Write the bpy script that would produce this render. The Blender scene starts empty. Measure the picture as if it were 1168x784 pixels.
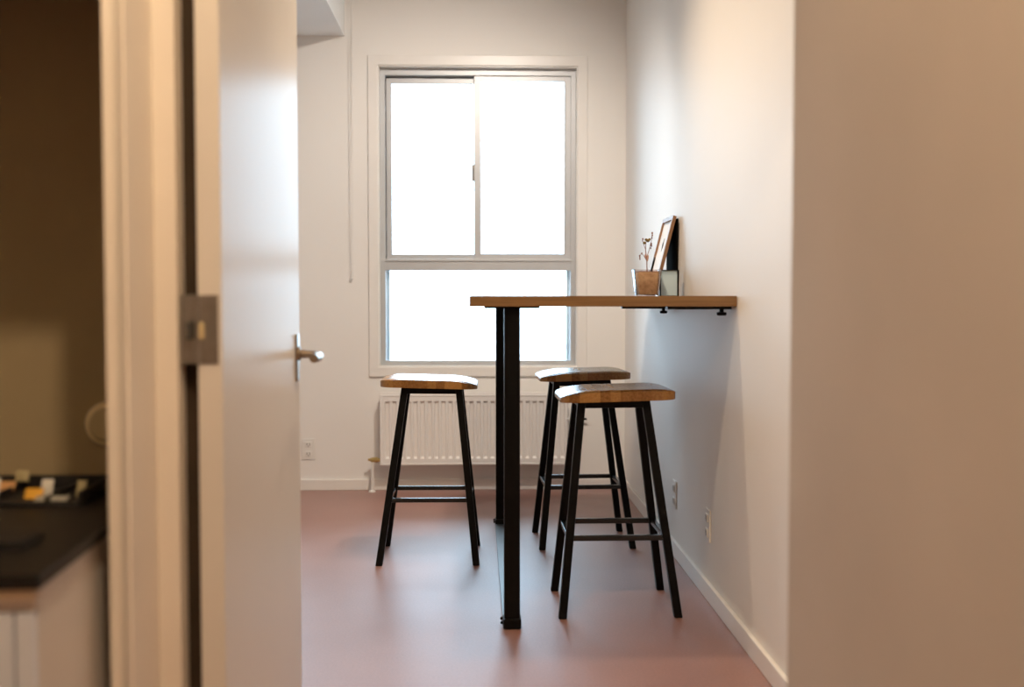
import bpy, bmesh, math, random
from mathutils import Vector, Matrix

C = bpy.context.scene.collection
SC = bpy.context.scene
random.seed(4)

# ------------------------------------------------------------------ materials
def new_mat(name):
    m = bpy.data.materials.new(name); m.use_nodes = True
    nt = m.node_tree; b = nt.nodes['Principled BSDF']
    return m, nt, b

def bump(nt, b, scale, strength, dist=0.002, detail=4, coord='Object', stretch=(1, 1, 1)):
    tc = nt.nodes.new('ShaderNodeTexCoord'); mp = nt.nodes.new('ShaderNodeMapping')
    mp.inputs['Scale'].default_value = stretch
    n = nt.nodes.new('ShaderNodeTexNoise'); n.inputs['Scale'].default_value = scale
    n.inputs['Detail'].default_value = detail
    bp = nt.nodes.new('ShaderNodeBump'); bp.inputs['Strength'].default_value = strength
    bp.inputs['Distance'].default_value = dist
    nt.links.new(tc.outputs[coord], mp.inputs['Vector']); nt.links.new(mp.outputs[0], n.inputs['Vector'])
    nt.links.new(n.outputs['Fac'], bp.inputs['Height']); nt.links.new(bp.outputs[0], b.inputs['Normal'])
    return n

def plain(name, col, rough=0.5, metal=0.0, spec=0.5, var=0.06, nscale=6.0, bmp=0.0, bscale=40):
    m, nt, b = new_mat(name)
    b.inputs['Roughness'].default_value = rough; b.inputs['Metallic'].default_value = metal
    b.inputs['Specular IOR Level'].default_value = spec
    tc = nt.nodes.new('ShaderNodeTexCoord'); n = nt.nodes.new('ShaderNodeTexNoise')
    n.inputs['Scale'].default_value = nscale; n.inputs['Detail'].default_value = 3
    r = nt.nodes.new('ShaderNodeValToRGB')
    a = [max(0, c * (1 - var)) for c in col]; z = [min(1, c * (1 + var)) for c in col]
    r.color_ramp.elements[0].position = 0.3; r.color_ramp.elements[1].position = 0.7
    r.color_ramp.elements[0].color = (*a, 1); r.color_ramp.elements[1].color = (*z, 1)
    nt.links.new(tc.outputs['Object'], n.inputs['Vector']); nt.links.new(n.outputs['Fac'], r.inputs['Fac'])
    nt.links.new(r.outputs[0], b.inputs['Base Color'])
    if bmp: bump(nt, b, bscale, bmp)
    return m

def wood(name, dark, light, axis='X', stave=0.04, stave_axis='X', rough=0.35, grain=1.0):
    """glued staves: per-stave tone plus streaky grain along `axis`"""
    m, nt, b = new_mat(name); N = nt.nodes; L = nt.links
    b.inputs['Roughness'].default_value = rough
    tc = N.new('ShaderNodeTexCoord'); sp = N.new('ShaderNodeSeparateXYZ'); L.new(tc.outputs['Object'], sp.inputs[0])
    dv = N.new('ShaderNodeMath'); dv.operation = 'DIVIDE'; dv.inputs[1].default_value = stave
    L.new(sp.outputs[stave_axis], dv.inputs[0])
    fl = N.new('ShaderNodeMath'); fl.operation = 'FLOOR'; L.new(dv.outputs[0], fl.inputs[0])
    wn = N.new('ShaderNodeTexWhiteNoise'); wn.noise_dimensions = '1D'; L.new(fl.outputs[0], wn.inputs['W'])
    mp = N.new('ShaderNodeMapping'); s = {'X': (2, 40, 40), 'Y': (40, 2, 40), 'Z': (40, 40, 2)}[axis]
    mp.inputs['Scale'].default_value = s; L.new(tc.outputs['Object'], mp.inputs[0])
    no = N.new('ShaderNodeTexNoise'); no.inputs['Scale'].default_value = 3; no.inputs['Detail'].default_value = 6
    no.inputs['Distortion'].default_value = 0.6; L.new(mp.outputs[0], no.inputs['Vector'])
    a1 = N.new('ShaderNodeMath'); a1.operation = 'MULTIPLY'; a1.inputs[1].default_value = 0.55; L.new(wn.outputs['Value'], a1.inputs[0])
    a2 = N.new('ShaderNodeMath'); a2.operation = 'MULTIPLY_ADD'; a2.inputs[1].default_value = grain
    L.new(no.outputs['Fac'], a2.inputs[0]); L.new(a1.outputs[0], a2.inputs[2])
    sb = N.new('ShaderNodeMath'); sb.operation = 'SUBTRACT'; sb.inputs[1].default_value = 0.28; L.new(a2.outputs[0], sb.inputs[0])
    r = N.new('ShaderNodeValToRGB'); r.color_ramp.elements[0].color = (*dark, 1); r.color_ramp.elements[1].color = (*light, 1)
    L.new(sb.outputs[0], r.inputs['Fac']); L.new(r.outputs[0], b.inputs['Base Color'])
    bp = N.new('ShaderNodeBump'); bp.inputs['Strength'].default_value = 0.15; bp.inputs['Distance'].default_value = 0.001
    L.new(no.outputs['Fac'], bp.inputs['Height']); L.new(bp.outputs[0], b.inputs['Normal'])
    return m

M = {}
M['wall'] = plain('wall_paint', (0.84, 0.815, 0.78), 0.55, spec=0.24, var=0.015, nscale=1.3, bmp=0.08, bscale=60)
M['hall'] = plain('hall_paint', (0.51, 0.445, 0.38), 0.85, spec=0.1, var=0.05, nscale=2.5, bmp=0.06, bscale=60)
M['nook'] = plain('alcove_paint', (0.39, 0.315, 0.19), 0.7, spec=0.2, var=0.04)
M['ceil'] = plain('ceiling_paint', (0.82, 0.81, 0.79), 0.8, spec=0.2, var=0.01)
M['trim'] = plain('trim_gloss', (0.82, 0.79, 0.75), 0.35, var=0.02)
M['jamb'] = plain('jamb_gloss', (0.80, 0.74, 0.66), 0.45, var=0.02)
M['door'] = plain('door_gloss', (0.70, 0.67, 0.63), 0.29, spec=0.02, var=0.015, nscale=2, bmp=0.03, bscale=25)
M['alu'] = plain('window_aluminium', (0.55, 0.555, 0.56), 0.42, metal=0.3, var=0.03)
M['black'] = plain('black_steel', (0.004, 0.0035, 0.0035), 0.4, spec=0.12, var=0.2, nscale=30)
M['blackbar'] = plain('black_steel_worn', (0.010, 0.010, 0.010), 0.25, var=0.2, nscale=30)
M['rad'] = plain('radiator_enamel', (0.82, 0.79, 0.76), 0.35, var=0.01)
M['brass'] = plain('brass', (0.62, 0.45, 0.18), 0.28, metal=1.0, var=0.1)
M['white'] = plain('white_plastic', (0.80, 0.78, 0.74), 0.35, var=0.01)
M['slot'] = plain('slot_dark', (0.05, 0.045, 0.04), 0.6)
M['steel'] = plain('hinge_steel', (0.30, 0.275, 0.25), 0.4, metal=0.85, var=0.1, nscale=40)
M['bronze'] = plain('satin_nickel', (0.36, 0.29, 0.22), 0.28, metal=1.0, var=0.06)
M['table'] = wood('table_wood', (0.10, 0.045, 0.014), (0.27, 0.145, 0.052), 'X', 0.05, 'Y', 0.35)
M['seat'] = wood('seat_wood', (0.21, 0.086, 0.019), (0.62, 0.33, 0.095), 'Y', 0.034, 'X', 0.26, 0.8)
M['framewood'] = wood('frame_wood', (0.22, 0.11, 0.05), (0.42, 0.24, 0.12), 'Z', 0.5, 'X', 0.45)
M['mat_board'] = plain('mat_board', (0.80, 0.74, 0.68), 0.7, var=0.02)
M['ink'] = plain('grey_ink', (0.14, 0.14, 0.12), 0.8)
M['kraft'] = plain('kraft_fibre', (0.93, 0.65, 0.41), 0.8, var=0.22, nscale=60, bmp=0.4, bscale=80)
M['soil'] = plain('soil', (0.40, 0.27, 0.22), 0.9, var=0.4, nscale=80)
M['stem'] = plain('dry_stem', (0.30, 0.14, 0.09), 0.7, var=0.2)
M['bud'] = plain('bud_red', (0.22, 0.085, 0.05), 0.6, var=0.3, nscale=90)
M['olive'] = plain('bud_olive', (0.20, 0.13, 0.03), 0.6, var=0.3, nscale=90)
M['petal'] = plain('petal_pink', (0.55, 0.32, 0.24), 0.6, var=0.1)
M['teal'] = plain('pale_teal_card', (0.64, 0.85, 1.0), 0.25, var=0.06, nscale=10)
M['worktop'] = plain('black_worktop', (0.009, 0.008, 0.0075), 0.45, spec=0.3, var=0.3, nscale=60)
M['cab'] = plain('cabinet_white', (0.62, 0.585, 0.55), 0.5, var=0.03)
M['cabdoor'] = plain('cabinet_door', (0.64, 0.70, 0.80), 0.45, var=0.03)
M['cream'] = plain('cream_plastic', (0.58, 0.48, 0.28), 0.35, var=0.04)
M['rim'] = plain('cream_rim', (0.85, 0.73, 0.46), 0.3, var=0.03)
M['tray'] = plain('black_tray', (0.010, 0.009, 0.009), 0.55)
M['matte'] = plain('picture_gap_shade', (0.010, 0.009, 0.008), 1.0, spec=0.02)  # black for the shade behind the leaning picture
M['gap_shade'] = plain('door_gap_shade', (0.045, 0.032, 0.022), 0.8, spec=0.1)  # brown for the shade between jamb and door
M['satin'] = plain('satin_black_bar', (0.05, 0.05, 0.05), 0.42, spec=1.0, var=0.1)
M['yellow'] = plain('paper_yellow', (0.75, 0.40, 0.04), 0.6)
M['paper'] = plain('paper_white', (0.70, 0.68, 0.62), 0.6)
M['tan'] = plain('paper_tan', (0.55, 0.30, 0.12), 0.6)
M['batten'] = plain('batten_beige', (0.52, 0.42, 0.30), 0.5)
M['grey'] = plain('paper_grey', (0.42, 0.40, 0.34), 0.6)
M['olivep'] = plain('paper_olive', (0.40, 0.34, 0.18), 0.6)
M['plaster'] = plain('bulkhead_white', (0.88, 0.91, 0.92), 0.6, var=0.01)

def floor_mat():
    m, nt, b = new_mat('floor_linoleum'); N = nt.nodes; L = nt.links
    tc = N.new('ShaderNodeTexCoord')
    n1 = N.new('ShaderNodeTexNoise'); n1.inputs['Scale'].default_value = 2.2; n1.inputs['Detail'].default_value = 5
    n2 = N.new('ShaderNodeTexNoise'); n2.inputs['Scale'].default_value = 140; n2.inputs['Detail'].default_value = 3
    L.new(tc.outputs['Object'], n1.inputs['Vector']); L.new(tc.outputs['Object'], n2.inputs['Vector'])
    r1 = N.new('ShaderNodeValToRGB')
    r1.color_ramp.elements[0].position = 0.3; r1.color_ramp.elements[1].position = 0.7
    r1.color_ramp.elements[0].color = (0.285, 0.140, 0.110, 1); r1.color_ramp.elements[1].color = (0.340, 0.176, 0.142, 1)
    L.new(n1.outputs['Fac'], r1.inputs['Fac'])
    r2 = N.new('ShaderNodeValToRGB')
    r2.color_ramp.elements[0].position = 0.35; r2.color_ramp.elements[1].position = 0.65
    r2.color_ramp.elements[0].color = (0.9, 0.9, 0.9, 1); r2.color_ramp.elements[1].color = (1.06, 1.06, 1.06, 1)
    L.new(n2.outputs['Fac'], r2.inputs['Fac'])
    mx = N.new('ShaderNodeMix'); mx.data_type = 'RGBA'; mx.blend_type = 'MULTIPLY'; mx.inputs[0].default_value = 1
    L.new(r1.outputs[0], mx.inputs[6]); L.new(r2.outputs[0], mx.inputs[7]); L.new(mx.outputs[2], b.inputs['Base Color'])
    rr = N.new('ShaderNodeMapRange'); rr.inputs[3].default_value = 0.42; rr.inputs[4].default_value = 0.50
    L.new(n1.outputs['Fac'], rr.inputs[0]); L.new(rr.outputs[0], b.inputs['Roughness'])
    b.inputs['Specular IOR Level'].default_value = 0.8
    b.inputs['Coat Weight'].default_value = 0.45; b.inputs['Coat Roughness'].default_value = 0.48
    bp = N.new("ShaderNodeBump"); bp.inputs["Strength"].default_value = 0.06; bp.inputs['Distance'].default_value = 0.001
    L.new(n2.outputs['Fac'], bp.inputs['Height']); L.new(bp.outputs[0], b.inputs['Normal'])
    return m
M['floor'] = floor_mat()

def pane_mat():
    m = bpy.data.materials.new('window_glass'); m.use_nodes = True; nt = m.node_tree; nt.nodes.clear()
    o = nt.nodes.new('ShaderNodeOutputMaterial'); t = nt.nodes.new('ShaderNodeBsdfTransparent')
    g = nt.nodes.new('ShaderNodeBsdfGlossy'); g.inputs['Roughness'].default_value = 0.03
    t.inputs[0].default_value = (0.96, 0.985, 0.985, 1)
    f = nt.nodes.new('ShaderNodeFresnel'); f.inputs[0].default_value = 1.45
    mx = nt.nodes.new('ShaderNodeMixShader')
    nt.links.new(f.outputs[0], mx.inputs[0]); nt.links.new(t.outputs[0], mx.inputs[1]); nt.links.new(g.outputs[0], mx.inputs[2])
    nt.links.new(mx.outputs[0], o.inputs[0]); return m
M['pane'] = pane_mat()
def glass_mat():
    m = bpy.data.materials.new('pot_glass'); m.use_nodes = True; nt = m.node_tree; nt.nodes.clear()
    o = nt.nodes.new('ShaderNodeOutputMaterial'); t = nt.nodes.new('ShaderNodeBsdfTransparent')
    g = nt.nodes.new('ShaderNodeBsdfGlossy'); g.inputs['Roughness'].default_value = 0.05
    t.inputs[0].default_value = (0.90, 0.86, 0.845, 1)
    f = nt.nodes.new('ShaderNodeFresnel'); f.inputs[0].default_value = 1.22
    mx = nt.nodes.new('ShaderNodeMixShader')
    nt.links.new(f.outputs[0], mx.inputs[0]); nt.links.new(t.outputs[0], mx.inputs[1]); nt.links.new(g.outputs[0], mx.inputs[2])
    nt.links.new(mx.outputs[0], o.inputs[0]); return m
M['glass'] = glass_mat()

# ------------------------------------------------------------------ mesh helpers
def box(bm, x0, x1, y0, y1, z0, z1):
    v = [bm.verts.new((x, y, z)) for x in (x0, x1) for y in (y0, y1) for z in (z0, z1)]
    for f in ((0, 1, 3, 2), (4, 6, 7, 5), (0, 4, 5, 1), (2, 3, 7, 6), (0, 2, 6, 4), (1, 5, 7, 3)):
        bm.faces.new([v[i] for i in f])

def bar(bm, a, b, w, h=None, up=Vector((0, 0, 1)), lift=None):
    """square bar between two points; ends may be cut level (lift) so feet sit flat"""
    a = Vector(a); b = Vector(b); h = h or w
    d = (b - a).normalized()
    s = d.cross(up)
    if s.length < 1e-4: s = d.cross(Vector((0, 1, 0)))
    s.normalize(); t = s.cross(d).normalized()
    vs = []
    for p in (a, b):
        for i, j in ((-1, -1), (1, -1), (1, 1), (-1, 1)):
            q = p + s * (i * w / 2) + t * (j * h / 2)
            if lift:                                  # slide along the bar to the level of the end point
                q = q + d * ((p.z - q.z) / d.z)
            vs.append(bm.verts.new(q))
    for f in ((0, 3, 2, 1), (4, 5, 6, 7), (0, 1, 5, 4), (1, 2, 6, 5), (2, 3, 7, 6), (3, 0, 4, 7)):
        bm.faces.new([vs[i] for i in f])

def tube(bm, pts, rad, seg=12, cap=True):
    pts = [Vector(p) for p in pts]
    rads = rad if isinstance(rad, (list, tuple)) else [rad] * len(pts)
    rings = []; n = None
    for i, p in enumerate(pts):
        d = (pts[min(i + 1, len(pts) - 1)] - pts[max(i - 1, 0)]).normalized()
        if n is None:
            n = d.orthogonal().normalized()
        else:
            n = (n - d * n.dot(d)).normalized()
        t = d.cross(n)
        rings.append([bm.verts.new(p + (n * math.cos(2 * math.pi * k / seg) + t * math.sin(2 * math.pi * k / seg)) * rads[i]) for k in range(seg)])
    for r0, r1 in zip(rings, rings[1:]):
        for k in range(seg):
            bm.faces.new((r0[k], r0[(k + 1) % seg], r1[(k + 1) % seg], r1[k]))
    if cap:
        bm.faces.new(rings[0][::-1]); bm.faces.new(rings[-1])

def ball(bm, c, r, sub=2, sc=(1, 1, 1)):
    bmesh.ops.create_icosphere(bm, subdivisions=sub, radius=r, matrix=Matrix.Translation(Vector(c)) @ Matrix.Diagonal((*sc, 1)))

def lathe(bm, prof, seg=32, mat=Matrix()):
    rings = []
    for r, z in prof:
        rings.append([bm.verts.new(mat @ Vector((r * math.cos(2 * math.pi * k / seg), r * math.sin(2 * math.pi * k / seg), z))) for k in range(seg)])
    for a, b in zip(rings, rings[1:]):
        for k in range(seg):
            bm.faces.new((a[k], a[(k + 1) % seg], b[(k + 1) % seg], b[k]))
    bm.faces.new(rings[0][::-1]); bm.faces.new(rings[-1])

def obj(name, bm, mat, parent=None, origin=(0, 0, 0), bevel=0, seg=2, smooth=False, tags=None):
    """link bm as ONE mesh object; coordinates in bm are world ones, origin = where the parent (or the object) sits"""
    bmesh.ops.remove_doubles(bm, verts=bm.verts, dist=1e-6)
    bmesh.ops.recalc_face_normals(bm, faces=bm.faces)
    if bevel:
        ed = [e for e in bm.edges if len(e.link_faces) == 2 and e.calc_face_angle(0) > math.radians(35)]
        bmesh.ops.bevel(bm, geom=ed, offset=bevel, segments=seg, profile=0.5, affect='EDGES', clamp_overlap=True)
    bmesh.ops.translate(bm, verts=bm.verts, vec=-Vector(origin))
    me = bpy.data.meshes.new(name); bm.to_mesh(me); bm.free()
    me.materials.append(mat)
    if smooth or bevel:
        for p in me.polygons: p.use_smooth = True
        try: me.set_sharp_from_angle(angle=math.radians(40))
        except Exception: pass
    o = bpy.data.objects.new(name, me); C.objects.link(o)
    if bevel:                                   # keep the big faces flat next to their small bevels
        wn = o.modifiers.new('weighted_normal', 'WEIGHTED_NORMAL'); wn.keep_sharp = True; wn.weight = 100
    if parent: o.parent = parent
    else: o.location = origin
    for k, v in (tags or {}).items(): o[k] = v
    return o

def thing(name, label, cat, loc, rz=0, group=None, kind=None):
    e = bpy.data.objects.new(name, None); C.objects.link(e); e.empty_display_size = 0.1
    e.location = loc; e.rotation_euler.z = rz
    if kind: e['kind'] = kind
    if label: e['label'] = label
    if cat: e['category'] = cat
    if group: e['group'] = group
    return e

def S(name, boxes, mat, bevel=0, label=None):
    bm = bmesh.new()
    for b in boxes: box(bm, *b)
    return obj(name, bm, mat, bevel=bevel, tags={'kind': 'structure'})

def tags(label, cat, group=None):
    d = {'label': label, 'category': cat}
    if group: d['group'] = group
    return d

# ------------------------------------------------------------------ setting
YB = 6.04       # window wall
XR = 0.815      # long side wall with the table
H = 2.78
S('floor', [(-2.5, 1.0, -2.6, 6.3, -0.1, 0.0)], M['floor'])
S('ceiling', [(-2.5, 1.0, -2.6, 6.3, H, H + 0.1)], M['ceil'])
wx0, wx1, wz0, wz1 = -0.543, 0.549, 0.681, 2.325
vx0, vx1 = -2.30, -1.21  # opening of the added fill window
S('wall_back', [(-2.5, vx0, YB, YB + 0.2, 0, H), (vx1, wx0, YB, YB + 0.2, 0, H), (vx0, vx1, YB, YB + 0.2, 0, wz0), (vx0, vx1, YB, YB + 0.2, wz1, H), (wx1, 1.0, YB, YB + 0.2, 0, H),
                (wx0, wx1, YB, YB + 0.2, 0, wz0), (wx0, wx1, YB, YB + 0.2, wz1, H)], M['wall'])
S('wall_right', [(XR, 1.0, 1.86, YB, 0, H)], M['wall'])
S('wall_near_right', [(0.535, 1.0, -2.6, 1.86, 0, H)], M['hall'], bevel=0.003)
S('wall_left', [(-2.6, -2.4, -2.6, 6.3, 0, H)], M['wall'])
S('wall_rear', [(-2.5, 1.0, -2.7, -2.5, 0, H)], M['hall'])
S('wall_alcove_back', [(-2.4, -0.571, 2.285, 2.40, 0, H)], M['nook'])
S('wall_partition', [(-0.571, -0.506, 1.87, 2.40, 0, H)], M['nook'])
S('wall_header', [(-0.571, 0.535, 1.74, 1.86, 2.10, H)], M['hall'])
S('alcove_shade_slab', [(-2.4, -0.572, 1.715, 1.80, 1.56, H)], M['nook'])  # unseen slab, shaped to shade the alcove wall
S('baseboard_back', [(-2.4, XR, YB - 0.013, YB, 0, 0.060)], M['trim'], bevel=0.004)
S('baseboard_right', [(XR - 0.015, XR, 1.862, YB - 0.013, 0, 0.062)], M['trim'], bevel=0.004)
S('ceiling_beam', [(-2.4, -0.721, 2.6, YB, 2.482, H)], M['plaster'], bevel=0.003)

# door frame post: casing, stepped jamb
S('trim_1', [(-0.571, -0.5445, 1.70, 1.87, 0, 2.16), (-0.5455, -0.5445, 1.70, 1.705, 0, 2.16),
             (-0.5445, -0.541, 1.716, 1.86, 0, 2.16), (-0.5445, -0.5045, 1.858, 1.95, 0, 2.16),
             (-0.5065, -0.4825, 1.96, 2.0, 0, 2.16)], M['jamb'], bevel=0.0025)  # last block added to stop light leaking through the door gap

S('gap_shade_strip', [(-0.5045, -0.481, 1.905, 1.96, 0.0, 2.10)], M['gap_shade'])  # dark strip put into the jamb gap in place of its shade

# door leaf, open into the room, hinged edge towards the hallway
d = thing('door_1', None, None, (-0.455, 1.868, 0), kind='structure')
o_ = (-0.455, 1.868, 0)
bm = bmesh.new(); box(bm, -0.4735, -0.4325, 1.868, 2.735, 0.008, 2.05); obj('door_leaf', bm, M['door'], d, o_, bevel=0.002)
# hinge on the edge: two leaves, knuckle, dark slot, brass pin
h = bmesh.new(); box(h, -0.4695, -0.4385, 1.8655, 1.869, 0.948, 1.065); hg = obj('hinge', h, M['steel'], d, o_, bevel=0.001)
bm = bmesh.new(); box(bm, -0.502, -0.473, 1.872, 1.876, 0.948, 1.065); obj('hinge_leaf', bm, M['steel'], hg, o_, bevel=0.001)
bm = bmesh.new(); tube(bm, [(-0.4745, 1.866, 0.948), (-0.4745, 1.866, 1.065)], 0.0045); obj('knuckle', bm, M['steel'], hg, o_, smooth=True)
bm = bmesh.new(); box(bm, -0.491, -0.480, 1.858, 1.8725, 0.990, 1.019); obj('slot', bm, M['slot'], hg, o_, bevel=0.001)
bm = bmesh.new(); box(bm, -0.4705, -0.4615, 1.861, 1.867, 0.990, 1.019); obj('bolt', bm, M['cream'], hg, o_, bevel=0.003)
# handle on the room face
p = bmesh.new(); box(p, -0.4335, -0.4275, 2.667, 2.707, 0.857, 0.972)
ph = obj('handle', p, M['bronze'], d, o_, bevel=0.002)
bm = bmesh.new()
tube(bm, [(-0.428, 2.688, 0.924), (-0.395, 2.688, 0.922), (-0.383, 2.685, 0.920), (-0.3765, 2.672, 0.9185), (-0.376, 2.65, 0.918), (-0.376, 2.58, 0.918)],
     [0.0105, 0.0095, 0.0105, 0.0115, 0.012, 0.0105], 16)
obj('lever', bm, M['bronze'], ph, o_, smooth=True)
bm = bmesh.new(); lathe(bm, [(0.017, 0), (0.017, 0.004), (0.012, 0.006)], 24, Matrix.Translation((-0.4275, 2.688, 0.924)) @ Matrix.Rotation(math.pi / 2, 4, 'Y'))
obj('collar', bm, M['bronze'], ph, o_, smooth=True)

d.rotation_euler.z = math.radians(0.7)

# ------------------------------------------------------------------ window
w = thing('window_1', None, None, (0, YB, wz0), kind='structure'); wo = (0, YB, wz0)
def ring(bm, x0, x1, z0, z1, tx, tb, tt, y0, y1):
    """closed rectangular frame in the X-Z plane, mitred corners"""
    o_ = [(x0, z0), (x1, z0), (x1, z1), (x0, z1)]
    i_ = [(x0 + tx, z0 + tb), (x1 - tx, z0 + tb), (x1 - tx, z1 - tt), (x0 + tx, z1 - tt)]
    V = [[bm.verts.new((x, y, z)) for x, z in l] for y in (y0, y1) for l in (o_, i_)]
    fo, fi, bo, bi = V
    for k in range(4):
        m = (k + 1) % 4
        bm.faces.new((fo[k], fo[m], fi[m], fi[k])); bm.faces.new((bo[k], bi[k], bi[m], bo[m]))
        bm.faces.new((fo[k], bo[k], bo[m], fo[m])); bm.faces.new((fi[k], fi[m], bi[m], bi[k]))
bm = bmesh.new(); ring(bm, -0.596, 0.602, 0.628, 2.380, 0.053, 0.053, 0.055, YB - 0.014, YB + 0.001); obj('casing', bm, M['trim'], w, wo, bevel=0.003)
bm = bmesh.new(); ring(bm, wx0, wx1, wz0, wz1, 0.006, 0.006, 0.006, YB - 0.004, YB + 0.06); obj('liner', bm, M['white'], w, wo)
bm = bmesh.new(); ring(bm, wx0 + .006, wx1 - .006, wz0 + .006, wz1 - .006, 0.028, 0.026, 0.036, YB + 0.045, YB + 0.1125); ring(bm, wx0 + .0062, wx1 - .0062, wz0 + .0062, wz1 - .0062, 0.046, 0.026, 0.054, YB + 0.1127, YB + 0.126)
obj('window_frame', bm, M['alu'], w, wo, bevel=0.002)
bm = bmesh.new(); box(bm, -0.512, 0.518, YB + 0.046, YB + 0.124, 1.212, 1.262); box(bm, -0.512, 0.518, YB + 0.040, YB + 0.060, 1.262, 1.276)
box(bm, -0.512, 0.518, YB + 0.080, YB + 0.090, 1.262, 1.276)
obj('transom', bm, M['alu'], w, wo, bevel=0.002)
# inner (fixed) sash with the meeting stile, outer sliding sash
bm = bmesh.new(); ring(bm, -0.019, 0.517, 1.264, 2.286, 0.038, 0.042, 0.030, YB + 0.058, YB + 0.080); box(bm, 0.487, 0.490, YB + 0.056, YB + 0.08, 1.3, 2.25)
s1 = obj('sash', bm, M['alu'], w, wo, bevel=0.002)
bm = bmesh.new(); ring(bm, -0.505, 0.010, 1.270, 2.274, 0.030, 0.034, 0.029, YB + 0.090, YB + 0.112)
s2 = obj('sash', bm, M['alu'], w, wo, bevel=0.002)
bm = bmesh.new(); box(bm, 0.018, 0.489, YB + 0.067, YB + 0.071, 1.304, 2.258); obj('pane', bm, M['pane'], s1, wo)
bm = bmesh.new(); box(bm, -0.477, -0.018, YB + 0.099, YB + 0.103, 1.302, 2.247); obj('pane', bm, M['pane'], s2, wo)
bm = bmesh.new(); box(bm, -0.511, 0.517, YB + 0.083, YB + 0.087, 0.711, 1.214); obj('pane', bm, M['pane'], w, wo)
bm = bmesh.new(); box(bm, -0.033, -0.019, YB + 0.052, YB + 0.075, 1.705, 1.798); box(bm, -0.030, -0.022, YB + 0.044, YB + 0.053, 1.73, 1.775)
obj('latch', bm, M['steel'], w, wo, bevel=0.003)

w2 = thing('fill_window', None, None, (-1.755, YB, wz0), kind='structure'); w2o = (-1.755, YB, wz0)  # invented window behind the open door, adds daylight fill
bm = bmesh.new(); ring(bm, vx0 - .053, vx1 + .053, 0.628, 2.380, 0.053, 0.053, 0.055, YB - 0.014, YB + 0.001); obj('casing', bm, M['trim'], w2, w2o, bevel=0.003)
bm = bmesh.new(); ring(bm, vx0, vx1, wz0, wz1, 0.034, 0.034, 0.04, YB + 0.045, YB + 0.125); box(bm, vx0 + .03, vx1 - .03, YB + 0.046, YB + 0.124, 1.212, 1.276); box(bm, -1.775, -1.735, YB + 0.06, YB + 0.11, 1.27, 2.29)
obj('window_frame', bm, M['alu'], w2, w2o, bevel=0.002)
bm = bmesh.new(); box(bm, vx0 + .03, vx1 - .03, YB + 0.083, YB + 0.087, 0.711, 2.29); obj('pane', bm, M['pane'], w2, w2o)

# blind chain
bm = bmesh.new()
for x in (-0.690, -0.673):
    top = Vector((x, YB - 0.03, 2.74)); bot = Vector((-0.6835 + (x + 0.6815) * 0.45, YB - 0.03, 1.185))
    tube(bm, [top, bot], 0.0014, 6)
    for k in range(150):
        ball(bm, top.lerp(bot, k / 150), 0.0024, 1)
tube(bm, [(-0.687, YB - 0.03, 1.187), (-0.6865, YB - 0.03, 1.172), (-0.6815, YB - 0.03, 1.166), (-0.677, YB - 0.03, 1.172), (-0.6765, YB - 0.03, 1.187)], 0.003, 8)
ch = obj('blind_chain', bm, M['white'], None, (-0.68, YB - 0.03, 1.166), smooth=True,
         tags=tags('thin beaded blind chain loop hanging beside the window', 'chain'))
bm = bmesh.new(); box(bm, -0.705, -0.66, YB - 0.05, YB, 2.735, 2.775); obj('bracket', bm, M['white'], ch, (-0.68, YB - 0.03, 1.166), bevel=0.003)

# ------------------------------------------------------------------ radiator
rl = (-0.02, 5.985, 0.15)
r = thing('radiator', 'white fluted panel radiator on the wall under the window', 'radiator', rl)
rx0, rx1, rz0, rz1, ry0, ry1 = -0.531, 0.488, 0.152, 0.541, 5.93, 6.025
bm = bmesh.new()
n = 26; pitch = (rx1 - rx0 - 0.03) / n
xs = []; prof = []
for i in range(n):
    x = rx0 + 0.015 + i * pitch
    for f, dep in ((0.0, 0), (0.30, 0), (0.42, 1), (0.88, 1)):
        prof.append((x + f * pitch, dep))
prof.append((rx1 - 0.015, 0))
rows = [(rz0 + 0.012, 0), (rz0 + 0.034, 0), (rz0 + 0.046, 1), (rz1 - 0.052, 1), (rz1 - 0.040, 0), (rz1 - 0.014, 0)]
grid = [[bm.verts.new((x, ry0 + 0.002 + 0.011 * dp * m, z)) for x, dp in prof] for z, m in rows]
for a, b in zip(grid, grid[1:]):
    for k in range(len(prof) - 1): bm.faces.new((a[k], a[k + 1], b[k + 1], b[k]))
obj('fluted_panel', bm, M['rad'], r, rl, smooth=True)
bm = bmesh.new(); ring(bm, rx0, rx1, rz0, rz1 - 0.004, 0.015, 0.012, 0.012, ry0, ry1 - 0.03); box(bm, rx0 + .01, rx1 - .01, ry0 + 0.016, ry1 - .02, rz0 + .01, rz1 - .02)
obj('casing', bm, M['rad'], r, rl, bevel=0.003)
bm = bmesh.new()
box(bm, rx0 - 0.002, rx1 + 0.002, ry0 + 0.004, ry0 + 0.010, rz1 - 0.004, rz1 + 0.004); box(bm, rx0 - 0.002, rx1 + 0.002, ry1 - 0.04, ry1 - 0.034, rz1 - 0.004, rz1 + 0.004)
for k in range(60):
    x = rx0 + 0.01 + k * (rx1 - rx0 - 0.02) / 59
    box(bm, x - 0.002, x + 0.002, ry0 + 0.01, ry1 - 0.04, rz1 - 0.003, rz1 + 0.002)
obj('grille', bm, M['rad'], r, rl)
for x in (-0.35, 0.3):
    bm = bmesh.new(); box(bm, x - 0.012, x + 0.012, ry1 - 0.034, YB - 0.003, 0.2, 0.5); obj('bracket', bm, M['rad'], r, rl, bevel=0.002)
bm = bmesh.new()
tube(bm, [(rx0 + 0.005, 5.975, 0.176), (-0.552, 5.975, 0.176)], 0.011, 12); tube(bm, [(-0.548, 5.975, 0.176), (-0.572, 5.975, 0.176)], [0.016, 0.013], 8)
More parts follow.
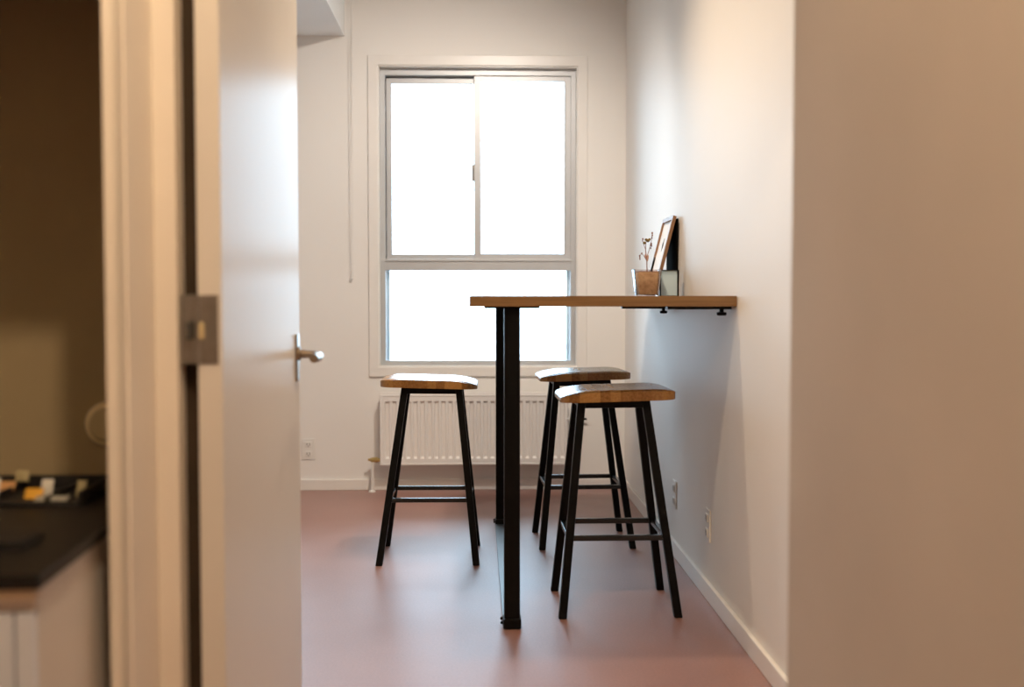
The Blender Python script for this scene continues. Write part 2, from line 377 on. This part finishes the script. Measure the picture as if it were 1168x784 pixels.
ball(bm, (-0.576, 5.975, 0.176), 0.014); tube(bm, [(-0.583, 5.975, 0.176), (-0.600, 5.975, 0.178)], [0.009, 0.006], 10)
v = obj('valve', bm, M['brass'], r, rl, smooth=True)
bm = bmesh.new(); tube(bm, [(-0.576, 5.975, 0.168), (-0.577, 5.975, 0.08), (-0.579, 5.975, 0.0)], 0.0075, 12)
lathe(bm, [(0.020, 0), (0.018, 0.006), (0.009, 0.010)], 20, Matrix.Translation((-0.579, 5.975, 0.0)))
obj('pipe', bm, M['white'], v, rl, smooth=True)
bm = bmesh.new(); tube(bm, [(rx1 - 0.003, 6.012, 0.392), (0.582, 6.012, 0.392)], 0.005, 10)
bv = obj('bleed_pipe', bm, M['rad'], r, rl, smooth=True)
bm = bmesh.new(); tube(bm, [(0.580, 6.012, 0.392), (0.600, 6.012, 0.392)], 0.006, 10)
obj('bleed_valve', bm, M['black'], bv, rl, smooth=True)

# ------------------------------------------------------------------ outlets
def outlet(name, label, M4, loc):
    t = thing(name, label, 'outlet', loc, group='white electrical outlets')
    def add(nm, boxes, mat, bev, par):
        bm = bmesh.new()
        for b in boxes: box(bm, *b)
        bmesh.ops.transform(bm, matrix=M4, verts=bm.verts)
        return obj(nm, bm, mat, par, (0, 0, 0), bevel=bev)
    add('plate', [(-0.036, 0.036, -0.006, 0, -0.057, 0.057)], M['white'], 0.0025, t)
    for z in (-0.026, 0.026):
        s = add('socket', [(-0.017, 0.017, -0.010, -0.005, z - 0.015, z + 0.015)], M['white'], 0.003, t)
        add('slots', [(-0.009, -0.006, -0.0104, -0.009, z - 0.005, z + 0.008), (0.006, 0.009, -0.0104, -0.009, z - 0.005, z + 0.008),
                      (-0.0025, 0.0025, -0.0104, -0.009, z - 0.011, z - 0.006)], M['slot'], 0, s)
    return t
outlet('wall_outlet', 'white duplex outlet on the window wall next to the open door', Matrix(), (-0.9325, YB, 0.228))
RX = Matrix.Rotation(-math.pi / 2, 4, 'Z')
outlet('wall_outlet', 'white outlet on the table wall, the one closer to the radiator', RX, (XR, 4.475, 0.25))
outlet('wall_outlet', 'white outlet on the table wall, the one farther from the radiator', RX, (XR, 3.82, 0.258))

# ------------------------------------------------------------------ bar table
tl = (0.39, 4.3, 0)
t = thing('bar_table', 'tall wooden bar table on black steel frame against the side wall', 'table', tl)
bm = bmesh.new(); box(bm, -0.026, XR - 0.002, 3.42, 5.17, 1.033, 1.0665); obj('tabletop', bm, M['table'], t, tl, bevel=0.0015)
for y in (3.468, 5.05):
    bm = bmesh.new(); box(bm, 0.083, 0.134, y, y + 0.05, 0.012, 1.028); lg = obj('leg', bm, M['black'], t, tl, bevel=0.004)
    bm = bmesh.new(); box(bm, 0.021, 0.195, y - 0.02, y + 0.09, 1.027, 1.0335); obj('mounting_plate', bm, M['black'], lg, tl, bevel=0.001)
    bm = bmesh.new(); box(bm, 0.079, 0.138, y - 0.010, y + 0.056, 0.0, 0.034); obj('foot', bm, M['black'], lg, tl, bevel=0.006)
    for k in (0.0, 0.045):
        bm = bmesh.new(); ball(bm, (0.0765, y + 0.005 + k, 0.02), 0.006, 2)
        obj('bolt', bm, M['black'], lg, tl, smooth=True)
bm = bmesh.new(); box(bm, 0.080, 0.137, 3.51, 5.06, 0.0, 0.012); obj('floor_bar', bm, M['satin'], t, tl, bevel=0.001)
for y, zb_ in ((3.50, 1.0235), (4.60, 1.015)):
    bm = bmesh.new(); box(bm, 0.605, XR - 0.004, y - 0.02, y + 0.02, zb_, 1.0335)
    b = obj('wall_bracket', bm, M['black'], t, tl, bevel=0.001)
    bm = bmesh.new(); lathe(bm, [(0.014, 0), (0.016, 0.004), (0.016, 0.010), (0.007, 0.012), (0.007, 0.022)], 20, Matrix.Translation((0.783, y, zb_ - 0.020)))
    obj('bracket_knob', bm, M['black'], b, tl, smooth=True)

# ------------------------------------------------------------------ bar stools
def smooth01(t): t = max(0, min(1, t)); return t * t * (3 - 2 * t)
ZS = 0.712
LEGT = {(-1): -0.094, 1: 0.122}
def rnd(q):
    q = 1 - max(0, min(1, q))
    return 0.55 * (1 - math.sqrt(max(0, 1 - q * q))) + 0.45 * q * q
def seat_mesh():
    bm = bmesh.new()
    X0, X1, HY, R = -0.190, 0.197, 0.165, 0.055
    nx, ny = 56, 40
    def halfw(x):                                # plan outline: rounded corners
        e = min(x - X0, X1 - x)
        if e >= R: return HY
        return HY - R + math.sqrt(max(0, R * R - (R - e) ** 2))
    def bot(x): return ZS - 0.004 - 0.026 * x
    def thick(x, v):
        t = 0.036
        t -= 0.013 * rnd((x - X0) / 0.085)
        t -= 0.023 * rnd((X1 - x) / 0.12)
        t -= 0.004 * smooth01((abs(v) - 0.86) / 0.14)
        t -= 0.003 * (1 - min(1, (v / 0.7) ** 2)) * smooth01((X1 - x) / 0.12) * smooth01((x - X0) / 0.12)
        return t
    top = []; low = []
    for i in range(nx + 1):
        u = i / nx; x = X0 + (X1 - X0) * (0.5 - 0.5 * math.cos(math.pi * u))
        hw = halfw(x)
        top.append([]); low.append([])
        for j in range(ny + 1):
            v = math.sin((j / ny - 0.5) * math.pi)
            y = v * hw
            top[i].append(bm.verts.new((x, y, bot(x) + thick(x, v * hw / HY))))
            low[i].append(bm.verts.new((x, y * 0.985, bot(x))))
    for i in range(nx):
        for j in range(ny):
            bm.faces.new((top[i][j], top[i + 1][j], top[i + 1][j + 1], top[i][j + 1]))
            bm.faces.new((low[i][j], low[i][j + 1], low[i + 1][j + 1], low[i + 1][j]))
        bm.faces.new((top[i][0], low[i][0], low[i + 1][0], top[i + 1][0]))
        bm.faces.new((top[i][ny], top[i + 1][ny], low[i + 1][ny], low[i][ny]))
    for j in range(ny):
        bm.faces.new((top[0][j], top[0][j + 1], low[0][j + 1], low[0][j]))
        bm.faces.new((top[nx][j], low[nx][j], low[nx][j + 1], top[nx][j + 1]))
    return bm
BX, BY, TY = 0.1925, 0.1725, 0.085
def leg_pt(sx, sy, z):
    f = z / (ZS - 0.006)
    return Vector((sx * BX + (LEGT[sx] - sx * BX) * f, sy * (BY + (TY - BY) * f), z))
st = thing('bar_stool', 'bar stool with a lit orange wood seat, alone on the open side of the table', 'stool', (0, 0, 0), group='wood and black steel bar stools')
obj('seat', seat_mesh(), M['seat'], st, smooth=True)
for sx in (-1, 1):
    for sy in (-1, 1):
        bm = bmesh.new(); bar(bm, leg_pt(sx, sy, 0.0), leg_pt(sx, sy, ZS - 0.006), 0.027, 0.027, up=Vector((0, 1, 0)), lift=True)
        obj('leg', bm, M['black'], st, bevel=0.003)
bm = bmesh.new()
for sy in (-1, 1):
    bar(bm, leg_pt(-1, sy, ZS - 0.018), leg_pt(1, sy, ZS - 0.020), 0.022, 0.024)
for sx in (-1, 1):
    bar(bm, leg_pt(sx, -1, ZS - 0.018), leg_pt(sx, 1, ZS - 0.018), 0.022, 0.022)
obj('seat_frame', bm, M['black'], st, bevel=0.002)
for a, b in (((-1, -1), (1, -1)), ((-1, 1), (1, 1)), ((-1, -1), (-1, 1)), ((1, -1), (1, 1))):
    bm = bmesh.new(); bar(bm, leg_pt(*a, 0.257), leg_pt(*b, 0.257), 0.018, 0.018); obj('footrest', bm, M['blackbar'], st, bevel=0.003)
def dup(root, label):
    r2 = root.copy(); C.objects.link(r2); r2['label'] = label
    for c in list(root.children):
        k = c.copy(); C.objects.link(k); k.parent = r2
    return r2
def put(o, x, y, rz, sz): o.location = (x, y, 0); o.rotation_euler.z = math.radians(rz); o.scale = (1, 1, sz)
s2_ = dup(st, 'bar stool tucked under the table, the one farther from the radiator')
s3_ = dup(st, 'bar stool tucked under the table, the one closer to the radiator')
put(st, -0.198, 4.487, -0.6, 0.992)
put(s2_, 0.470, 3.753, 180.4, 1.014)
put(s3_, 0.456, 4.748, 182.0, 1.006)

# ------------------------------------------------------------------ things on the table
TZ = 1.0665
# glass planter with dried sprig
pc = Vector((0.658, 4.27, TZ))
p = thing('glass_planter', 'square glass planter with kraft liner and a dried sprig on the table', 'planter', pc)
def frust(bm, b, tp, z0, z1, cap0=True, cap1=True, c=pc, rc=0.006, seg=4):
    rings = []
    for hw, z in ((b, z0), (tp, z1)):
        ring_ = []
        for cx, cy, a0 in ((1, 1, 0), (-1, 1, 90), (-1, -1, 180), (1, -1, 270)):
            for k in range(seg + 1):
                a = math.radians(a0 + 90 * k / seg)
                ring_.append(bm.verts.new((c.x + cx * (hw - rc) + rc * math.cos(a), c.y + cy * (hw - rc) + rc * math.sin(a), c.z + z)))
        rings.append(ring_)
    n = len(rings[0])
    for k in range(n): bm.faces.new((rings[0][k], rings[0][(k + 1) % n], rings[1][(k + 1) % n], rings[1][k]))
    if cap0: bm.faces.new(rings[0][::-1])
    if cap1: bm.faces.new(rings[1])
    return rings
bm = bmesh.new()
a = frust(bm, 0.043, 0.054, 0.0005, 0.104, True, False); b = frust(bm, 0.0405, 0.0517, 0.004, 0.104, True, False)
n = len(a[1])
for k in range(n): bm.faces.new((a[1][k], a[1][(k + 1) % n], b[1][(k + 1) % n], b[1][k]))
obj('pot', bm, M['glass'], p, pc, smooth=True)
bm = bmesh.new(); cl = pc + Vector((0.0035, 0, 0)); frust(bm, 0.035, 0.0415, 0.0065, 0.093, c=cl); obj('liner', bm, M['kraft'], p, pc, bevel=0.002)
bm = bmesh.new(); frust(bm, 0.039, 0.0395, 0.093, 0.097, c=cl); obj('soil', bm, M['soil'], p, pc)
base = pc + Vector((0.003, 0, 0.095))
def P_(dx, dz, dy=0.0): return base + Vector((dx, dy, dz))
bm = bmesh.new()
tube(bm, [P_(0, 0), P_(-.001, .04), P_(-.006, .085), P_(-.004, .125)], [.0022, .0018, .0015, .001], 8)
tube(bm, [P_(-.002, .055), P_(.008, .085, .004), P_(.017, .12, .006), P_(.020, .152, .006)], [.0014, .0012, .001, .0008], 6)
tube(bm, [P_(-.002, .045), P_(-.015, .066, -.004), P_(-.026, .070, -.006), P_(-.029, .055, -.006)], [.0014, .001, .001, .0008], 6)
tube(bm, [P_(-.005, .085), P_(-.014, .108, .002), P_(-.018, .128, .002)], [.0012, .001, .0008], 6)
sm = obj('stem', bm, M['stem'], p, pc, smooth=True)
for dx, dz, rr in ((.020, .152, .0042), (.0205, .143, .0038), (.019, .133, .0036), (.0165, .110, .0042), (.017, .102, .004), (.0145, .093, .0036), (-.029, .055, .0038), (-.030, .063, .0036),
                   (-.0215, .072, .0036), (-.0285, .049, .003), (-.018, .128, .0038), (-.019, .121, .0028)):
    bm = bmesh.new(); ball(bm, P_(dx, dz, .004 if dx > 0 else -.004), rr, 2, (0.8, 0.8, 1.15)); obj('bud', bm, M['bud'], p, pc, smooth=True)
for dx, dz, rr in ((.003, .122, .0075), (-.004, .126, .006), (.009, .127, .0055), (-.011, .113, .0065)):
    bm = bmesh.new(); ball(bm, P_(dx, dz), rr, 2, (1, 0.8, .85)); obj('flower', bm, M['olive'], p, pc, smooth=True)
for dx, dz in ((-.006, .062), (.003, .058), (.001, .05)):
    bm = bmesh.new(); ball(bm, P_(dx, dz), .008, 2, (.45, .25, 1.2)); obj('leaf', bm, M['petal'], p, pc, smooth=True)

# pale teal card standing in black frame
cc = (0.754, 4.315, TZ)
q = thing('framed_card', 'small pale teal card in a thin black frame standing beside the planter', 'frame', cc)
bm = bmesh.new()
ring(bm, 0.716, 0.792, TZ, TZ + 0.104, 0.0055, 0.003, 0.003, 4.300, 4.325); box(bm, 0.719, 0.789, 4.315, 4.324, TZ + .002, TZ + .102)
obj('card_frame', bm, M['black'], q, cc, bevel=0.001)
bm = bmesh.new(); box(bm, 0.7205, 0.7865, 4.306, 4.316, TZ + 0.002, TZ + 0.102); obj('card', bm, M['teal'], q, cc)

# leaning picture
hgt = 0.333; wid = 0.25
bx, tx_ = 0.720, 0.8055
ang = math.asin((tx_ - 0.004 - bx) / hgt)
pf = thing('picture_frame', 'brown wooden picture frame leaning against the side wall on the table', 'picture', (bx, 4.535, TZ))
pf.rotation_euler = (0, ang, 0)
def pobj(nm, boxes, mat, par, bev=0):
    bm = bmesh.new()
    for b in boxes: box(bm, *b)
    return obj(nm, bm, mat, par, bevel=bev)
fw_ = 0.016; hy = wid / 2; th = 0.014
pobj('frame', [(-th, 0, -hy, -hy + fw_, 0.004, hgt), (-th, 0, hy - fw_, hy, 0.004, hgt), (-th, 0, -hy + fw_, hy - fw_, 0.004, fw_ + .004), (-th, 0, -hy + fw_, hy - fw_, hgt - fw_, hgt)], M['framewood'], pf, 0.001)
bd = pobj('backing', [(-0.003, -0.0005, -hy + .01, hy - .01, .012, hgt - .01)], M['slot'], pf)
mb = pobj('mat', [(-0.006, -0.003, -hy + fw_ - .002, hy - fw_ + .002, fw_, hgt - fw_ + .002)], M['mat_board'], pf)
bm = bmesh.new()
for k, (dy, dz, rr) in enumerate(((0, 0.232, .012), (.010, .219, .010), (-.009, .214, .010), (.003, .203, .009))):
    bmesh.ops.create_cone(bm, cap_ends=True, segments=14, radius1=rr, radius2=rr, depth=0.0008,
                          matrix=Matrix.Translation((-0.0064, dy, dz)) @ Matrix.Rotation(math.pi / 2, 4, 'Y') @ Matrix.Diagonal((1.2, .6, 1, 1)))
tube(bm, [(-.0063, 0, .22), (-.0063, .003, .19)], .0012, 6)
obj('print', bm, M['ink'], mb)

bm = bmesh.new(); box(bm, 0.8065, 0.8140, 4.44, 4.675, TZ, TZ + 0.316)  # added black sheet standing in for shade behind the leaning picture
obj('gap_shade_board', bm, M['matte'], None, (0.81, 4.565, TZ), bevel=0.001, tags=tags('black board added to darken the gap behind the leaning wooden picture frame', 'board'))

# ------------------------------------------------------------------ alcove kitchen unit
ka = math.radians(3.5)
kx, ky = -0.577, 1.442                      # front corner of the worktop, in plan
KM = Matrix.Translation((kx, ky, 0)) @ Matrix.Rotation(ka, 4, 'Z')
KL = (kx - 0.4, ky + 0.4, 0)
def kobj(nm, boxes, mat, par=None, bev=0, tg=None, org=None):
    bm = bmesh.new()
    for b in boxes: box(bm, *b)
    bmesh.ops.transform(bm, matrix=KM, verts=bm.verts)
    return obj(nm, bm, mat, par, org or KL, bevel=bev, tags=tg)
kc = thing('base_cabinet', 'low white cabinet under a black worktop in the alcove beside the doorway', 'cabinet', KL)
kobj('body', [(-1.40, -0.006, 0.016, 0.80, 0.0, 0.678)], M['cab'], kc, 0.002)
kobj('top_rail', [(-1.40, -0.004, 0.004, 0.018, 0.648, 0.666)], M['cab'], kc, 0.002)
dr = None
for i, (x0, x1) in enumerate(((-0.030, -0.006), (-0.50, -0.033), (-0.96, -0.503))):
    dd = kobj('door' if i else 'end_stile', [(x0, x1, 0.0, 0.016, 0.06, 0.646)], M['cabdoor'], kc, 0.002)
    if i: kobj('handle', [(x0 + 0.40, x0 + 0.41, -0.02, 0.0, 0.50, 0.60)], M['steel'], dd, 0.002)
kobj('worktop', [(-1.41, 0.006, -0.014, 0.812, 0.680, 0.70)], M['worktop'], None, 0.003, tags('black worktop slab on the white alcove cabinet', 'worktop'))
kobj('worktop_batten', [(-1.40, -0.002, -0.008, 0.012, 0.666, 0.680)], M['batten'], kc, 0.001)
# organiser box along the back of the worktop
WZ = 0.70
def at(px, Y, z):                            # plan position of a point on the worktop
    return ((px - 545) * Y / 1250.0, Y, z)
bl = (-0.86, 1.98, WZ)
bm = bmesh.new(); x0, x1, y0, y1 = -1.06, -0.685, 1.90, 2.06
box(bm, x0, x1, y0, y1, WZ, WZ + .005); box(bm, x0, x1, y0, y0 + .006, WZ, WZ + .008); box(bm, x0, x1, y1 - .006, y1, WZ, WZ + .030)
box(bm, x0, x0 + .006, y0, y1, WZ, WZ + .026); box(bm, x1 - .006, x1, y0, y1, WZ, WZ + .026)
for x in (-0.96, -0.845, -0.745): box(bm, x - .002, x + .002, y0, y1, WZ, WZ + .018)
obj('sachet_tray', bm, M['tray'], None, bl, bevel=0.001, tags=tags('shallow black divided tray at the back of the worktop', 'tray'))
def sachet(px, py, pw, phh, mat, label, Y=2.13, tilt=0.5, z=None):
    s = 1250 / Y; wdt = pw / s; hh = phh / s; x = (px - 545) / s; zc = 1.06 - (py - 340) / s
    zb = WZ + 0.0075
    bm = bmesh.new()
    n = 6
    rows_ = []
    L_ = max(hh * 1.35, 0.02)
    for j in range(n + 1):
        v = j / n; row = []
        for i in range(n + 1):
            u = i / n
            puff = 0.003 * math.sin(math.pi * u) * math.sin(math.pi * v)
            row.append((x + (u - .5) * wdt, v * L_, puff))
        rows_.append(row)
    R = Matrix.Translation((0, Y - .01, max(zb, zc - hh / 2))) @ Matrix.Rotation(tilt, 4, 'X')
    fr = [[bm.verts.new(R @ Vector((a, b, c + .0008))) for a, b, c in row] for row in rows_]
    bk = [[bm.verts.new(R @ Vector((a, b, -c - .0008))) for a, b, c in row] for row in rows_]
    for j in range(n):
        for i in range(n):
            bm.faces.new((fr[j][i], fr[j][i + 1], fr[j + 1][i + 1], fr[j + 1][i]))
            bm.faces.new((bk[j][i], bk[j + 1][i], bk[j + 1][i + 1], bk[j][i + 1]))
    for i in range(n):
        bm.faces.new((fr[0][i], bk[0][i], bk[0][i + 1], fr[0][i + 1])); bm.faces.new((fr[n][i], fr[n][i + 1], bk[n][i + 1], bk[n][i]))
        bm.faces.new((fr[i][0], fr[i + 1][0], bk[i + 1][0], bk[i][0])); bm.faces.new((fr[i][n], bk[i][n], bk[i + 1][n], fr[i + 1][n]))
    obj('paper_sachet', bm, mat, None, (x, Y, WZ), smooth=True, tags=tags(label, 'sachet', 'paper sachets in the black tray'))
sachet(43, 565, 20, 10, M['yellow'], 'yellow paper sachet in the black tray', 1.945, 0.9)
sachet(58, 562, 13, 15, M['paper'], 'upright white sachet next to the yellow one in the tray', 1.965, 1.2)
sachet(62, 571, 36, 6, M['grey'], 'wide grey sachet lying before the yellow one in the tray', 1.925, 0.25)
sachet(96, 560, 10, 14, M['olivep'], 'dull olive sachet alone at the end of the tray by the doorway', 1.965, 1.1)
sachet(8, 553, 28, 9, M['tan'], 'tan sachet at the back of the tray', 2.01, 0.9)
sachet(0, 565, 9, 18, M['paper'], 'tall white sachet below the tan one in the tray', 1.945, 1.2)
sachet(31, 544, 15, 5, M['olivep'], 'thin olive sachet at the rear rim of the tray', 2.04, 1.2)
# thin black slab on the worktop
bm = bmesh.new(); box(bm, -0.93, -0.65, 1.57, 1.65, WZ, WZ + 0.010); box(bm, -0.925, -0.655, 1.575, 1.645, WZ + .010, WZ + .012)
obj('black_slab', bm, M['tray'], None, (-0.80, 1.61, WZ), bevel=0.002, tags=tags('thin flat black slab lying on the worktop in front of the tray', 'slab'))
# round fitting on alcove wall
fc = (-0.763, 2.285, 0.80)
f = thing('wall_fitting', 'round cream wall fitting on the alcove wall above the worktop', 'wall fitting', fc)
FM = Matrix.Translation(fc) @ Matrix.Rotation(math.pi / 2, 4, 'X')
bm = bmesh.new(); lathe(bm, [(0.046, 0), (0.046, 0.010), (0.043, 0.016), (0.038, 0.018)], 40, FM); obj('body', bm, M['rim'], f, fc, smooth=True)
bm = bmesh.new(); lathe(bm, [(0.034, 0.017), (0.034, 0.024), (0.030, 0.028), (0.006, 0.029)], 40, FM); obj('cover', bm, M['cream'], f, fc, smooth=True)

# ------------------------------------------------------------------ light
wd = bpy.data.worlds.new('sky'); SC.world = wd; wd.use_nodes = True
bg = wd.node_tree.nodes['Background']; 
# bright overcast sky, three times brighter overhead than at the horizon, duller ground below
wn_ = wd.node_tree.nodes; wl_ = wd.node_tree.links
tcw = wn_.new('ShaderNodeTexCoord'); spw = wn_.new('ShaderNodeSeparateXYZ'); wl_.new(tcw.outputs['Generated'], spw.inputs[0])
rw = wn_.new('ShaderNodeValToRGB'); mr = wn_.new('ShaderNodeMapRange'); mr.inputs[1].default_value = -1; mr.inputs[2].default_value = 1
wl_.new(spw.outputs['Z'], mr.inputs[0]); wl_.new(mr.outputs[0], rw.inputs['Fac'])
cr = rw.color_ramp; cr.elements[0].position = 0.44; cr.elements[0].color = (0.110, 0.125, 0.135, 1)
cr.elements[1].position = 1.0; cr.elements[1].color = (0.57, 0.79, 1.0, 1)
e_ = cr.elements.new(0.5); e_.color = (0.195, 0.268, 0.338, 1)
wl_.new(rw.outputs[0], bg.inputs[0]); bg.inputs[1].default_value = 22.5
for px0, px1 in ((wx0, wx1), (vx0, vx1)):
    pl = bpy.data.lights.new('window_portal', 'AREA'); pl.shape = 'RECTANGLE'; pl.size = px1 - px0; pl.size_y = wz1 - wz0; pl.cycles.is_portal = True
    po = bpy.data.objects.new('window_portal', pl); C.objects.link(po); po.location = ((px0 + px1) / 2, YB + 0.19, (wz0 + wz1) / 2); po.rotation_euler = (math.radians(-90), 0, 0)
def lamp(name, loc, power, col, rad=0.05, aim=None, cone=110, blend=0.9):
    l = bpy.data.lights.new(name, 'SPOT' if aim else 'POINT'); l.energy = power; l.color = col; l.shadow_soft_size = rad
    o = bpy.data.objects.new(name, l); C.objects.link(o); o.location = loc
    if aim:
        l.spot_size = math.radians(cone); l.spot_blend = blend
        o.rotation_euler = (Vector(aim) - Vector(loc)).to_track_quat('-Z', 'Y').to_euler()
    return o
WARM = (1.0, 0.76, 0.52)
lamp('room_lamp', (0.05, 3.80, 2.70), 68, WARM, 0.04, (0.05, 3.70, 0.0), 142, 0.9)
lamp('entry_lamp', (0.08, 2.61, 2.70), 64, WARM, 0.04, (0.15, 3.6, 0.0), 108, 0.9)
lamp('back_wall_fill', (0.2, 4.1, 2.73), 134, (1.0, 0.89, 0.78), 0.05, (-0.35, 6.04, 0.75), 104, 0.9)  # added fill spot to brighten the window wall
lamp('hall_lamp', (0.0, 0.55, 2.72), 98, (1.0, 0.75, 0.49), 0.05)

# ------------------------------------------------------------------ camera
cd = bpy.data.cameras.new('camera'); co = bpy.data.objects.new('camera', cd); C.objects.link(co)
F = 1250.0
cd.sensor_width = 36; cd.sensor_fit = 'HORIZONTAL'; cd.lens = F / 1168 * 36
yaw = math.atan((584 - 545) / F); pitch = math.atan(52 / math.hypot(F, 39))
co.location = (0, 0, 1.06); co.rotation_euler = (math.pi / 2 - pitch, 0, -yaw)
cd.dof.use_dof = True; cd.dof.focus_distance = 4.25; cd.dof.aperture_fstop = 2.0; cd.clip_start = 0.05
SC.camera = co

SC.view_settings.view_transform = 'Standard'; SC.view_settings.look = 'None'
SC.view_settings.gamma = 1; SC.view_settings.exposure = 0; SC.view_settings.use_curve_mapping = False
SC.cycles.use_denoising = True
SC.cycles.max_bounces = 12; SC.cycles.diffuse_bounces = 6; SC.cycles.transparent_max_bounces = 16
SC.cycles.sample_clamp_indirect = 6.0
